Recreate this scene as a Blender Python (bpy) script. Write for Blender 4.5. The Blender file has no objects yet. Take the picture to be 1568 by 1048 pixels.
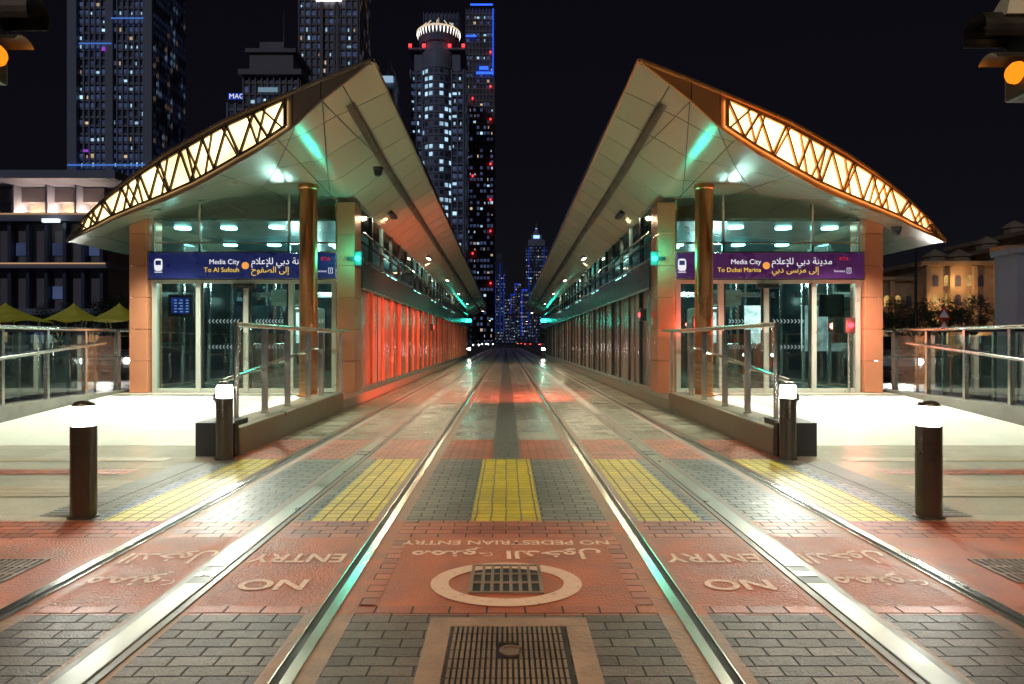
import bpy, bmesh, math, random
from mathutils import Vector
random.seed(7)
S=bpy.context.scene
COL=S.collection
# ------------------------------------------------------------------ materials
def newmat(n):
    m=bpy.data.materials.new(n); m.use_nodes=True
    nt=m.node_tree; nt.nodes.clear()
    o=nt.nodes.new('ShaderNodeOutputMaterial')
    return m,nt,o
def N(nt,t,**k):
    n=nt.nodes.new(t)
    for a,b in k.items(): setattr(n,a,b)
    return n
def pbr(n,c,rough=.5,metal=0,noise=0.25,nscale=3,bump=0,bscale=40,emis=None,es=0,coat=0,rvar=.12,det=6,lo=.3,hi=.7):
    m,nt,o=newmat(n)
    p=N(nt,'ShaderNodeBsdfPrincipled'); nt.links.new(p.outputs[0],o.inputs[0])
    tc=N(nt,'ShaderNodeTexCoord')
    nz=N(nt,'ShaderNodeTexNoise'); nz.inputs['Scale'].default_value=nscale; nz.inputs['Detail'].default_value=det
    nt.links.new(tc.outputs['Object'],nz.inputs['Vector'])
    mx=N(nt,'ShaderNodeMix',data_type='RGBA')
    mx.inputs['A'].default_value=(*[v*(1-noise) for v in c],1)
    mx.inputs['B'].default_value=(*[min(1,v*(1+noise)) for v in c],1)
    mr=N(nt,'ShaderNodeMapRange'); mr.inputs[1].default_value=lo; mr.inputs[2].default_value=hi
    nt.links.new(nz.outputs[0],mr.inputs[0]); nt.links.new(mr.outputs[0],mx.inputs['Factor'])
    nt.links.new(mx.outputs['Result'],p.inputs['Base Color'])
    r2=N(nt,'ShaderNodeMapRange'); r2.inputs[1].default_value=.3; r2.inputs[2].default_value=.7
    r2.inputs[3].default_value=max(.02,rough-rvar*rough*2); r2.inputs[4].default_value=min(1,rough+rvar*rough*2)
    nt.links.new(nz.outputs[0],r2.inputs[0]); nt.links.new(r2.outputs[0],p.inputs['Roughness'])
    p.inputs['Metallic'].default_value=metal
    p.inputs['Coat Weight'].default_value=coat
    if bump:
        b=N(nt,'ShaderNodeBump'); b.inputs['Strength'].default_value=bump; b.inputs['Distance'].default_value=.01
        n2=N(nt,'ShaderNodeTexNoise'); n2.inputs['Scale'].default_value=bscale; n2.inputs['Detail'].default_value=4
        nt.links.new(tc.outputs['Object'],n2.inputs['Vector']); nt.links.new(n2.outputs[0],b.inputs['Height'])
        nt.links.new(b.outputs[0],p.inputs['Normal'])
    if emis:
        p.inputs['Emission Color'].default_value=(*emis,1); p.inputs['Emission Strength'].default_value=es
    return m
def emit(n,c,s,var=0,vs=2):
    m,nt,o=newmat(n)
    e=N(nt,'ShaderNodeEmission'); e.inputs[0].default_value=(*c,1); e.inputs[1].default_value=s
    if var:
        tc=N(nt,'ShaderNodeTexCoord'); nz=N(nt,'ShaderNodeTexNoise'); nz.inputs['Scale'].default_value=vs
        nt.links.new(tc.outputs['Object'],nz.inputs['Vector'])
        mr=N(nt,'ShaderNodeMapRange'); mr.inputs[1].default_value=.3; mr.inputs[2].default_value=.7
        mr.inputs[3].default_value=s*(1-var); mr.inputs[4].default_value=s*(1+var)
        nt.links.new(nz.outputs[0],mr.inputs[0]); nt.links.new(mr.outputs[0],e.inputs[1])
    nt.links.new(e.outputs[0],o.inputs[0]); return m
def glass(n,tint=(.85,.95,.93),f0=.08,f1=.7,rough=.02):
    m,nt,o=newmat(n)
    t=N(nt,'ShaderNodeBsdfTransparent'); t.inputs[0].default_value=(*tint,1)
    g=N(nt,'ShaderNodeBsdfGlossy'); g.inputs['Roughness'].default_value=rough
    g.inputs[0].default_value=(.9,1,.97,1)
    lw=N(nt,'ShaderNodeLayerWeight'); lw.inputs[0].default_value=.35
    mr=N(nt,'ShaderNodeMapRange'); mr.inputs[3].default_value=f0; mr.inputs[4].default_value=f1
    nt.links.new(lw.outputs['Facing'],mr.inputs[0])
    mx=N(nt,'ShaderNodeMixShader'); nt.links.new(mr.outputs[0],mx.inputs[0])
    nt.links.new(t.outputs[0],mx.inputs[1]); nt.links.new(g.outputs[0],mx.inputs[2])
    nt.links.new(mx.outputs[0],o.inputs[0]); return m
def brick(n,c1,c2,mort,bw,bh,rough=.5,off=.5,msize=.006,bump=.6,rot=0,stain=.35,wn=(4,.5),spec=.12):
    m,nt,o=newmat(n)
    p=N(nt,'ShaderNodeBsdfPrincipled'); nt.links.new(p.outputs[0],o.inputs[0])
    tc=N(nt,'ShaderNodeTexCoord'); mp=N(nt,'ShaderNodeMapping'); mp.inputs['Rotation'].default_value=(0,0,rot)
    nt.links.new(tc.outputs['Object'],mp.inputs[0])
    wz=N(nt,'ShaderNodeTexNoise'); wz.inputs['Scale'].default_value=wn[0]
    nt.links.new(mp.outputs[0],wz.inputs['Vector'])
    wm=N(nt,'ShaderNodeMix',data_type='RGBA',blend_type='LINEAR_LIGHT'); wm.inputs['Factor'].default_value=.02*wn[1]
    nt.links.new(mp.outputs[0],wm.inputs['A']); nt.links.new(wz.outputs['Color'],wm.inputs['B'])
    b=N(nt,'ShaderNodeTexBrick'); b.offset=off; b.squash=1
    b.inputs['Color1'].default_value=(*c1,1); b.inputs['Color2'].default_value=(*c2,1); b.inputs['Mortar'].default_value=(*mort,1)
    b.inputs['Scale'].default_value=1; b.inputs['Mortar Size'].default_value=msize; b.inputs['Mortar Smooth'].default_value=.5
    b.inputs['Brick Width'].default_value=bw; b.inputs['Row Height'].default_value=bh
    nt.links.new(wm.outputs['Result'],b.inputs['Vector'])
    nz=N(nt,'ShaderNodeTexNoise'); nz.inputs['Scale'].default_value=1.6; nz.inputs['Detail'].default_value=9; nz.inputs['Roughness'].default_value=.7
    nt.links.new(tc.outputs['Object'],nz.inputs['Vector'])
    mr=N(nt,'ShaderNodeMapRange'); mr.inputs[1].default_value=.25; mr.inputs[2].default_value=.75
    mr.inputs[3].default_value=1-stain; mr.inputs[4].default_value=1+stain*.6
    nt.links.new(nz.outputs[0],mr.inputs[0])
    n3=N(nt,'ShaderNodeTexNoise'); n3.inputs['Scale'].default_value=110; n3.inputs['Detail'].default_value=3
    nt.links.new(tc.outputs['Object'],n3.inputs['Vector'])
    m3=N(nt,'ShaderNodeMapRange'); m3.inputs[1].default_value=.3; m3.inputs[2].default_value=.7; m3.inputs[3].default_value=1-spec*2.2; m3.inputs[4].default_value=1+spec*2.2
    nt.links.new(n3.outputs[0],m3.inputs[0])
    mm=N(nt,'ShaderNodeMath',operation='MULTIPLY'); nt.links.new(mr.outputs[0],mm.inputs[0]); nt.links.new(m3.outputs[0],mm.inputs[1])
    mu=N(nt,'ShaderNodeVectorMath',operation='SCALE'); nt.links.new(b.outputs[0],mu.inputs[0]); nt.links.new(mm.outputs[0],mu.inputs['Scale'])
    nt.links.new(mu.outputs[0],p.inputs['Base Color'])
    nr=N(nt,'ShaderNodeTexNoise'); nr.inputs['Scale'].default_value=1.1; nr.inputs['Detail'].default_value=2
    nt.links.new(tc.outputs['Object'],nr.inputs['Vector'])
    r2=N(nt,'ShaderNodeMapRange'); r2.inputs[1].default_value=.2; r2.inputs[2].default_value=.8
    r2.inputs[3].default_value=max(.05,rough-.05); r2.inputs[4].default_value=rough+.05
    nt.links.new(nr.outputs[0],r2.inputs[0])
    r3=N(nt,'ShaderNodeMath',operation='MULTIPLY_ADD'); r3.inputs[1].default_value=.3; nt.links.new(b.outputs['Fac'],r3.inputs[0]); nt.links.new(r2.outputs[0],r3.inputs[2])
    nt.links.new(r3.outputs[0],p.inputs['Roughness'])
    inv=N(nt,'ShaderNodeMath',operation='MULTIPLY_ADD'); inv.inputs[1].default_value=-1; inv.inputs[2].default_value=1
    nt.links.new(b.outputs['Fac'],inv.inputs[0])
    ad=N(nt,'ShaderNodeMath',operation='MULTIPLY_ADD'); ad.inputs[1].default_value=.35
    nt.links.new(n3.outputs[0],ad.inputs[0]); nt.links.new(inv.outputs[0],ad.inputs[2])
    bp=N(nt,'ShaderNodeBump'); bp.inputs['Strength'].default_value=bump; bp.inputs['Distance'].default_value=.008
    nt.links.new(ad.outputs[0],bp.inputs['Height']); nt.links.new(bp.outputs[0],p.inputs['Normal'])
    return m
def worn(n,c,thr=.48,scale=14,keep=0):
    m,nt,o=newmat(n)
    p=N(nt,'ShaderNodeBsdfPrincipled'); p.inputs['Base Color'].default_value=(*c,1); p.inputs['Roughness'].default_value=.6
    t=N(nt,'ShaderNodeBsdfTransparent'); tc=N(nt,'ShaderNodeTexCoord')
    nz=N(nt,'ShaderNodeTexNoise'); nz.inputs['Scale'].default_value=scale; nz.inputs['Detail'].default_value=8; nz.inputs['Roughness'].default_value=.75
    nt.links.new(tc.outputs['Object'],nz.inputs['Vector'])
    mr=N(nt,'ShaderNodeMapRange'); mr.inputs[1].default_value=thr-.1; mr.inputs[2].default_value=thr+.1; mr.inputs[3].default_value=keep; mr.inputs[4].default_value=.95
    nt.links.new(nz.outputs[0],mr.inputs[0])
    mx=N(nt,'ShaderNodeMixShader'); nt.links.new(mr.outputs[0],mx.inputs[0]); nt.links.new(t.outputs[0],mx.inputs[1]); nt.links.new(p.outputs[0],mx.inputs[2])
    nt.links.new(mx.outputs[0],o.inputs[0]); return m

M={}
M['asphalt']=pbr('asphalt',(.05,.05,.055),.6,bump=.4,bscale=60)
M['pav_grey']=brick('grey_pavers',(.058,.048,.046),(.14,.112,.102),(.024,.020,.019),.17,.08,.44,msize=.005,bump=1,stain=.45,spec=.16)
M['pav_dark']=brick('charcoal_pavers',(.055,.070,.064),(.155,.165,.148),(.018,.019,.018),.17,.085,.32,msize=.006,bump=1,stain=.3)
M['pav_red']=brick('red_pavers',(.46,.12,.055),(.24,.058,.032),(.035,.016,.013),.17,.085,.38,msize=.006,bump=1)
M['red_conc']=pbr('red_stamped_concrete',(.36,.098,.042),.46,noise=.5,nscale=3.2,bump=.9,bscale=80,det=14,lo=.2,hi=.8,rvar=.1)
M['edge_conc']=pbr('edging_concrete',(.25,.17,.125),.5,noise=.35,nscale=6,bump=.5)
M['edge_red']=pbr('red_edging_concrete',(.34,.125,.07),.5,noise=.35,nscale=6,bump=.5)
M['yellow']=brick('yellow_tactile_tiles',(.66,.53,.008),(.48,.38,.008),(.12,.09,.01),.105,.105,.36,off=0,msize=.008,bump=1,stain=.35)
M['slab']=brick('concrete_slabs',(.22,.20,.15),(.43,.39,.30),(.035,.032,.027),.34,.20,.20,off=.5,msize=.010,bump=1,stain=.25)
M['drain_pebble']=pbr('pebble_drain',(.085,.088,.07),.32,noise=.6,nscale=30,bump=1,bscale=50)
M['pale']=brick('pale_stone_tiles',(.42,.41,.33),(.58,.55,.45),(.14,.13,.10),.9,.6,.18,off=.5,msize=.008,bump=.3,stain=.18,spec=.05)
M['ramp']=brick('ramp_stone',(.66,.68,.60),(.72,.73,.65),(.36,.37,.31),1.1,.6,.22,off=.5,msize=.005,bump=.1,stain=.08,spec=.02)
M['ribs']=brick('ribbed_strip',(.16,.15,.13),(.19,.18,.16),(.04,.04,.035),.6,.05,.35,off=0,msize=.014,bump=1)
M['beige_ribs']=brick('beige_ribbed_strip',(.46,.40,.27),(.5,.43,.3),(.2,.17,.11),3,.05,.4,off=0,msize=.012,bump=1)
M['steel_rail']=pbr('rail_steel',(.60,.57,.52),.24,1,noise=.1,nscale=3,rvar=.05,det=2)
M['power_rail']=pbr('power_rail_steel',(.25,.24,.215),.34,1,noise=.3,nscale=5,lo=.2,hi=.8)
M['groove']=pbr('rail_groove',(.012,.012,.012),.6)
M['steel']=pbr('stainless_steel',(.80,.80,.75),.2,1,noise=.05,rvar=.05)
M['bronze']=pbr('bronze_column',(.64,.29,.12),.30,1,noise=.05,nscale=1,rvar=.05,det=2)
M['fascia_lit']=pbr('lit_fascia_panel',(.64,.26,.08),.42,.40,noise=.08,nscale=.8,rvar=.05,det=2)  # same fascia material, warm light of the right side put into its colour
M['fascia_unlit']=pbr('unlit_brown_fascia',(.17,.12,.085),.45,.2,noise=.08,nscale=.8,rvar=.05,det=2)  # fascia colour darkened for the unlit left side, also used on the roofs
M['tile']=pbr('copper_tile',(.70,.28,.15),.24,.40,noise=.07,nscale=1.2,rvar=.08,det=2)
M['white_frame']=pbr('door_frame',(.50,.51,.44),.35,.3,noise=.05)
M['dark_metal']=pbr('dark_metal',(.035,.035,.035),.4,.6)
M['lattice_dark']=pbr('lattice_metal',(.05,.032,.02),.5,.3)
M['black']=pbr('black_plastic',(.012,.012,.012),.45)
M['bollard']=pbr('bollard_metal',(.10,.085,.072),.30,.75,noise=.08,rvar=.06)
M['header']=pbr('header_panel',(.06,.085,.09),.22,.6,noise=.08)
M['concrete']=pbr('kerb_concrete',(.34,.31,.25),.4,bump=.2,noise=.15)
M['concrete_dk']=pbr('plinth_concrete',(.12,.115,.10),.45,bump=.3)
M['glass']=glass('clear_glass',(.66,.88,.86),.12,.7)
M['bal_glass']=glass('balustrade_glass',(.86,.95,.92),.10,.55)
M['sideglass']=glass('clerestory_glass',(.30,.40,.38),.10,.45,.05)
M['int_floor']=pbr('interior_floor',(.30,.32,.29),.12,noise=.1)
M['int_ceil']=pbr('interior_ceiling',(.05,.13,.14),.35,.3,noise=.05)
M['int_wall']=pbr('interior_wall',(.04,.065,.07),.25)
M['lamp']=emit('cyan_white_lamp',(.42,1,.95),11)
M['bulb']=emit('bollard_lamp',(.95,1,.88),130)
M['truss_light']=emit('warm_backlight',(1,.70,.30),3.0,.45,1.6)
M['amber']=emit('amber_lens',(1,.24,.01),1.5)
M['green']=emit('green_lens',(.02,1,.55),10)
M['redl']=emit('red_lens',(1,.02,.03),12)
M['sign_blue']=pbr('sign_blue',(.01,.015,.08),.3,noise=.05,emis=(.012,.018,.11),es=.45)
M['sign_purple']=pbr('sign_purple',(.05,.012,.08),.3,noise=.05,emis=(.05,.012,.07),es=.5)
M['txt_w']=emit('sign_text_white',(.95,.95,1),.9)
M['txt_y']=emit('sign_text_yellow',(1,.68,.08),.9)
M['txt_o']=emit('sign_disc_orange',(1,.4,.08),.9)
M['txt_r']=emit('sign_text_red',(.8,.03,.03),.8)
M['paint']=worn('worn_white_paint',(.80,.62,.50),.40,30,.3)
M['paint2']=worn('ring_paint',(.64,.46,.36),.36,24,.4)
M['foliage']=pbr('foliage',(.05,.075,.03),.6,noise=.5,nscale=3)
M['bark']=pbr('bark',(.12,.09,.06),.8)
M['tent']=pbr('tent_fabric_glow',(.5,.48,.1),.6,emis=(.42,.38,.02),es=.12)  # fabric glow stands in for lamplight inside the tent
M['white']=pbr('white_enamel',(.8,.8,.78),.35,noise=.04)
M['redp']=pbr('red_enamel',(.6,.03,.02),.35,noise=.04)
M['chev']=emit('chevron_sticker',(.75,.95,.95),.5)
M['screen']=emit('blue_screen',(.03,.06,.35),.5,.4,5)
M['poster']=emit('lit_poster',(.8,1,.95),1.3,.5,5)
M['chrome']=pbr('chrome',(.8,.8,.8),.1,1)

def soffit_mat():
    m,nt,o=newmat('soffit_panels')
    p=N(nt,'ShaderNodeBsdfPrincipled'); nt.links.new(p.outputs[0],o.inputs[0])
    tc=N(nt,'ShaderNodeTexCoord')
    b=N(nt,'ShaderNodeTexBrick'); b.offset=0
    mp=N(nt,'ShaderNodeMapping'); nt.links.new(tc.outputs['Object'],mp.inputs[0]); nt.links.new(mp.outputs[0],b.inputs['Vector'])
    b.inputs['Color1'].default_value=(.43,.46,.34,1); b.inputs['Color2'].default_value=(.49,.52,.39,1); b.inputs['Mortar'].default_value=(.05,.055,.045,1)
    b.inputs['Scale'].default_value=1; b.inputs['Mortar Size'].default_value=.006; b.inputs['Brick Width'].default_value=1.05; b.inputs['Row Height'].default_value=.95
    nt.links.new(b.outputs[0],p.inputs['Base Color'])
    nz=N(nt,'ShaderNodeTexNoise'); nz.inputs['Scale'].default_value=.6; nz.inputs['Detail'].default_value=1; nt.links.new(tc.outputs['Object'],nz.inputs['Vector'])
    p.inputs['Roughness'].default_value=.25
    p.inputs['Metallic'].default_value=.35
    bp=N(nt,'ShaderNodeBump'); bp.inputs['Strength'].default_value=.2; bp.inputs['Distance'].default_value=.05
    nt.links.new(nz.outputs[0],bp.inputs['Height']); nt.links.new(bp.outputs[0],p.inputs['Normal'])
    return m
M['soffit']=soffit_mat()
def screen_mat(n,a,c):
    m,nt,o=newmat(n)
    p=N(nt,'ShaderNodeBsdfPrincipled'); nt.links.new(p.outputs[0],o.inputs[0])
    tc=N(nt,'ShaderNodeTexCoord'); nz=N(nt,'ShaderNodeTexNoise')
    mp=N(nt,'ShaderNodeMapping'); mp.inputs['Scale'].default_value=(1,1.2,.2); nt.links.new(tc.outputs['Object'],mp.inputs[0])
    nz.inputs['Scale'].default_value=2; nz.inputs['Detail'].default_value=2; nt.links.new(mp.outputs[0],nz.inputs['Vector'])
    cr=N(nt,'ShaderNodeMix',data_type='RGBA'); cr.inputs['A'].default_value=(*a,1); cr.inputs['B'].default_value=(*c,1)
    nt.links.new(nz.outputs[0],cr.inputs['Factor']); nt.links.new(cr.outputs['Result'],p.inputs['Base Color'])
    p.inputs['Metallic'].default_value=.35; p.inputs['Roughness'].default_value=.22
    bp=N(nt,'ShaderNodeBump'); bp.inputs['Strength'].default_value=.45; bp.inputs['Distance'].default_value=.04
    nt.links.new(nz.outputs[0],bp.inputs['Height']); nt.links.new(bp.outputs[0],p.inputs['Normal'])
    return m
M['psd']=screen_mat('platform_screen_glass',(.18,.14,.11),(.60,.45,.36))

# ------------------------------------------------------------------ mesh helpers
def empty(name,loc=(0,0,0)):
    e=bpy.data.objects.new(name,None); e.empty_display_size=.3; e.location=loc; COL.objects.link(e); return e
class B:
    def __init__(s): s.v=[]; s.f=[]
    def add(s,vs,fs):
        o=len(s.v); s.v+= [tuple(v) for v in vs]; s.f+=[tuple(i+o for i in f) for f in fs]
    def box(s,x0,x1,y0,y1,z0,z1):
        s.add([(x0,y0,z0),(x1,y0,z0),(x1,y1,z0),(x0,y1,z0),(x0,y0,z1),(x1,y0,z1),(x1,y1,z1),(x0,y1,z1)],
              [(3,2,1,0),(4,5,6,7),(0,1,5,4),(1,2,6,5),(2,3,7,6),(3,0,4,7)])
    def quad(s,*p): s.add(p,[tuple(range(len(p)))])
    def rect(s,x0,x1,y0,y1,z): s.quad((x0,y0,z),(x1,y0,z),(x1,y1,z),(x0,y1,z))
    def tube(s,a,b,r,n=10,r2=None):
        a=Vector(a); b=Vector(b); d=(b-a); 
        if d.length<1e-6: return
        d.normalize(); u=d.orthogonal().normalized(); w=d.cross(u); r2=r if r2 is None else r2
        vs=[];
        for p,rr in((a,r),(b,r2)):
            for i in range(n):
                t=2*math.pi*i/n; vs.append(p+u*math.cos(t)*rr+w*math.sin(t)*rr)
        fs=[(i,(i+1)%n,n+(i+1)%n,n+i) for i in range(n)]+[tuple(range(n))[::-1],tuple(range(n,2*n))]
        s.add(vs,fs)
    def path(s,pts,r,n=10):
        for a,b in zip(pts,pts[1:]): s.tube(a,b,r,n)
    def lathe(s,c,prof,n=28):
        vs=[];k=len(prof)
        for (r,z) in prof:
            for i in range(n):
                t=2*math.pi*i/n; vs.append((c[0]+r*math.cos(t),c[1]+r*math.sin(t),c[2]+z))
        fs=[(j*n+i,j*n+(i+1)%n,(j+1)*n+(i+1)%n,(j+1)*n+i) for j in range(k-1) for i in range(n)]
        fs+=[tuple(range(n))[::-1],tuple(range((k-1)*n,k*n))]
        s.add(vs,fs)
    def make(s,name,mat,parent=None,sx=1,smooth=False,bevel=0):
        if not s.v: return None
        me=bpy.data.meshes.new(name)
        me.from_pydata([(v[0]*sx,v[1],v[2]) for v in s.v],[],[f[::-1] if sx<0 else f for f in s.f]); me.update()
        me.materials.append(M[mat] if isinstance(mat,str) else mat)
        o=bpy.data.objects.new(name,me); COL.objects.link(o)
        if parent: o.parent=parent
        if smooth:
            for p in me.polygons: p.use_smooth=True
            md=o.modifiers.new('es','EDGE_SPLIT'); md.split_angle=math.radians(35)
        if bevel:
            md=o.modifiers.new('bv','BEVEL'); md.width=bevel; md.segments=2; md.limit_method='ANGLE'
        return o
def text(name,body,loc,rot,size,mat,parent=None,align='CENTER',ext=0):
    c=bpy.data.curves.new(name,'FONT'); c.body=body; c.size=size; c.align_x=align; c.align_y='CENTER'; c.extrude=ext
    c.materials.append(M[mat]); o=bpy.data.objects.new(name,c); o.location=loc; o.rotation_euler=rot; COL.objects.link(o)
    if parent: o.parent=parent
    return o
def light(name,kind,loc,power,col,parent=None,rad=.05,rot=None,spot=None,blend=.5):
    l=bpy.data.lights.new(name,kind); l.energy=power; l.color=col
    if kind in('POINT','SPOT'): l.shadow_soft_size=rad
    if kind=='SPOT': l.spot_size=math.radians(spot); l.spot_blend=blend
    o=bpy.data.objects.new(name,l); o.location=loc
    if rot is not None: o.rotation_euler=Vector(rot).to_track_quat('-Z','Y').to_euler()
    COL.objects.link(o)
    if parent: o.parent=parent
    return o

# ------------------------------------------------------------------ ground
b=B(); b.rect(-2500,2500,-200,4500,-.012); b.make('ground','asphalt')
pav=empty('pavement')
TE=140
b=B(); b.rect(-2.9,2.9,-6,TE,0); b.make('base_slab','concrete_dk',pav)
def lay(name,mat,rects,z=.004):
    b=B()
    for r in rects: b.rect(*r,z)
    b.make(name,mat,pav)
strips=[(-.68,.68)]
for s in(1,-1):
    for a,c in((.90,1.43),(1.67,2.12),(2.34,2.895)):
        strips.append((s*a,s*c) if s>0 else (-c,-a))
edges=[]
for s in(1,-1):
    for a,c in((.68,.76),(.845,.90),(2.12,2.20),(2.285,2.34),(1.43,1.455),(1.645,1.67)):
        edges.append((a,c) if s>0 else (-c,-a))
lay('grey_pavers','pav_grey',[(a,c,-6,3.04) for a,c in strips])
lay('red_header','pav_red',[(a,c,3.04,3.14) for a,c in strips]+[(a,c,4.25,4.64) for a,c in strips]+[(a,c,7.08,8.5) for a,c in strips if (a,c)!=(-.68,.68)]+[(-.68,-.15,7.08,8.5),(.15,.68,7.08,8.5)])
lay('red_concrete','red_conc',[(a,c,3.14,4.25) for a,c in strips])
dk=[(-.68,-.24,4.64,7.08),(.24,.68,4.64,7.08)]; yl=[(-.24,.24,4.64,7.08)]
for s in(1,-1):
    for a,c,l in((1.33,1.43,dk),(1.67,2.12,dk),(2.75,2.895,dk),(.90,1.33,yl),(2.34,2.75,yl)):
        l.append((a,c,4.64,7.08) if s>0 else (-c,-a,4.64,7.08))
lay('charcoal_pavers','pav_dark',dk); lay('yellow_tactile_paving','yellow',yl)
lay('concrete_slabs','slab',[(a,c,8.5,TE) for a,c in strips if (a,c)!=(-.68,.68)]+[(-.68,-.15,8.5,TE),(.15,.68,8.5,TE)])
lay('centre_drain','drain_pebble',[(-.15,.15,7.08,TE)])
lay('edging','edge_conc',[(a,c,-6,3.04) for a,c in edges]+[(a,c,4.64,TE) for a,c in edges])
lay('edging_red','edge_red',[(a,c,3.04,4.64) for a,c in edges])
out_red=[];out_pale=[];ribs=[];brib=[];redt=[];grey=[]
for s in(1,-1):
    def R(a,c,y0,y1): return (a,c,y0,y1) if s>0 else (-c,-a,y0,y1)
    out_red.append(R(2.895,12,3.14,4.2)); redt.append(R(2.895,12,4.2,4.64)); grey.append(R(2.895,12,-6,3.14))
    out_pale.append(R(2.895,12,4.64,8.0))
    ribs.append(R(2.91,3.25,4.75,6.85)); brib.append(R(3.35,9,5.35,5.75))
    redt.append(R(3.5,5.2,6.25,6.5)); brib.append(R(3.5,9,6.95,7.15))
lay('outer_red_concrete','red_conc',out_red); lay('outer_grey','pav_grey',grey)
lay('pale_tiles','pale',out_pale)
lay('ribbed_strip','ribs',ribs,.009); lay('beige_strip','beige_ribs',brib,.009); lay('red_strip','pav_red',[redt[0],redt[2]])
lay('red_inlay','pav_red',[redt[1],redt[3]],.009)
lay('outer_charcoal_band','pav_dark',[(-12,-3.9,4.02,4.19),(3.9,12,4.02,4.19)],.009)
lay('red_border_course','pav_red',[(-.68,-.60,3.145,4.245),(.60,.68,3.145,4.245)],.008)

# rails
def R2(s,a,c): return (a,c) if s>0 else (-c,-a)
M['rail_bed']=pbr('rail_bed',(.13,.12,.11),.4,.3)
for s in(-1,1):
    t=empty('tram_track')
    h=B(); g=B(); 
    for xc in(.80,2.235):
        hd=(.76,.805) if xc<1 else (2.235,2.285)
        gr=(.805,.84) if xc<1 else (2.20,2.235)
        a,c=R2(s,*hd); h.box(a,c,-6,TE+200,-.01,.013)
        a,c=R2(s,*gr); g.box(a,c,-6,TE+200,-.01,.0065)
        a,c=R2(s,*((.84,.847) if xc<1 else (2.192,2.20))); h.box(a,c,-6,TE+200,-.01,.012)
    h.make('running_rails','steel_rail',t); g.make('grooves','groove',t)
    p=B(); i=B(); y=-4.05
    while y<TE:
        a,c=R2(s,1.495,1.605)
        p.box(a,c,y,y+3.6,-.01,.016)
        i.box(a,c,y+3.603,y+3.697,-.01,.014)
        p.box(a,c,y+3.7,y+3.78,-.01,.016); i.box(a,c,y+3.783,y+3.857,-.01,.014); y+=3.86
    p.make('power_rail','power_rail',t,bevel=.004); i.make('insulators','black',t)
    e=B()
    for q in((1.457,1.493),(1.607,1.643)):
        a,c=R2(s,*q); e.box(a,c,-6,TE,-.01,.010)
    e.make('power_rail_bed','rail_bed',t)

# manhole, grates, ring, texts
m=empty('manhole_cover',(.01,2.6,.004))
b=B(); 
for q in((-.34,.34,.31,.40),(-.34,.34,-.40,-.31),(-.34,-.245,-.31,.31),(.245,.34,-.31,.31)): b.box(*q,-.005,.006)
b.make('concrete_frame','edge_conc',m,bevel=.002)
b=B(); b.box(-.24,.24,-.305,.305,-.005,.004); b.make('plate','dark_metal',m)
mm=pbr('cast_iron',(.24,.18,.14),.40,.4); b=B()
for i in range(22):
    x=-.228+i*.0207
    for j in range(8):
        y0=-.297+j*.0745
        if (i in(9,10,11,12) and j in(4,5)): continue
        b.box(x,x+.0115,y0,y0+.066,.004,.011)
b.lathe((.008,.075,.004),[(.045,0),(.045,.007),(.033,.007),(.033,.003)],20)
b.make('ribs',mm,m)
def grate(loc,w,d,name='drain_grate',n=7):
    g=empty(name,loc); b=B(); b.box(-w,w,-d,d,-.01,.001); b.make('pit','black',g)
    b=B(); f=.018
    b.box(-w-f,w+f,-d-f,-d,-.01,.008);b.box(-w-f,w+f,d,d+f,-.01,.008);b.box(-w-f,-w,-d,d,-.01,.008);b.box(w,w+f,-d,d,-.01,.008)
    for i in range(1,n): 
        x=-w+2*w*i/n; b.box(x-.008,x+.008,-d,d,-.01,.007)
    for j in(1,2): 
        y=-d+2*d*j/3; b.box(-w,w,y-.012,y+.012,-.01,.0065)
    b.make('bars',mm,g,bevel=.002)
grate((0,3.5,.006),.165,.19)
grate((2.75,3.62,.006),.16,.17,n=9); grate((-2.72,3.62,.006),.16,.17,n=9)
b=B(); n=64; vs=[];
for i in range(n):
    t=2*math.pi*i/n; vs.append((.38*math.cos(t),3.44+.31*math.sin(t),.0085)); vs.append((.29*math.cos(t),3.44+.215*math.sin(t),.0085))
b.add(vs,[(2*i,2*((i+1)%n),2*((i+1)%n)+1,2*i+1) for i in range(n)]); b.make('painted_ring','paint2')
AR_dubai='\uFEF2\uFE91\uFEA9'; AR_med='\uFE94\uFEE8\uFEF3\uFEAA\uFEE3'; AR_ilam='\uFEE1\uFEFC\uFECB\uFEFA\uFEDF'
AR_ila='\uFEF0\uFEDF\uFE87'; AR_suf='\uFEA1\uFEEE\uFED4\uFEBC\uFEDF\uFE8D'; AR_mars='\uFEF0\uFEB3\uFEAE\uFEE3'
AR_mam='\uFEC9\uFEEE\uFEE8\uFEE4\uFEE3'; AR_dukh='\uFEDD\uFEEE\uFEA7\uFEAA\uFEDF\uFE8D'
PI=math.pi
def gt(body,x,y,size,sx=1,rot=PI,off=.004): 
    o=text('road_marking',body,(x,y,.0085),(0,0,rot),size,'paint'); o.scale=(sx,1,1); o.data.offset=off
gt('NO PEDESTRIAN ENTRY',0,4.13,.115,1,PI,.002); gt(AR_dukh+' '+AR_mam,0,3.9,.20)
for s in(-1,1):
    gt('NO',s*1.165,3.42,.20,1.1); gt('ENTRY',s*1.165,3.84,.21,.82)
    gt(AR_mam,s*1.9,3.45,.24,.8); gt(AR_dukh,s*1.9,3.84,.24,.75)

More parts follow.
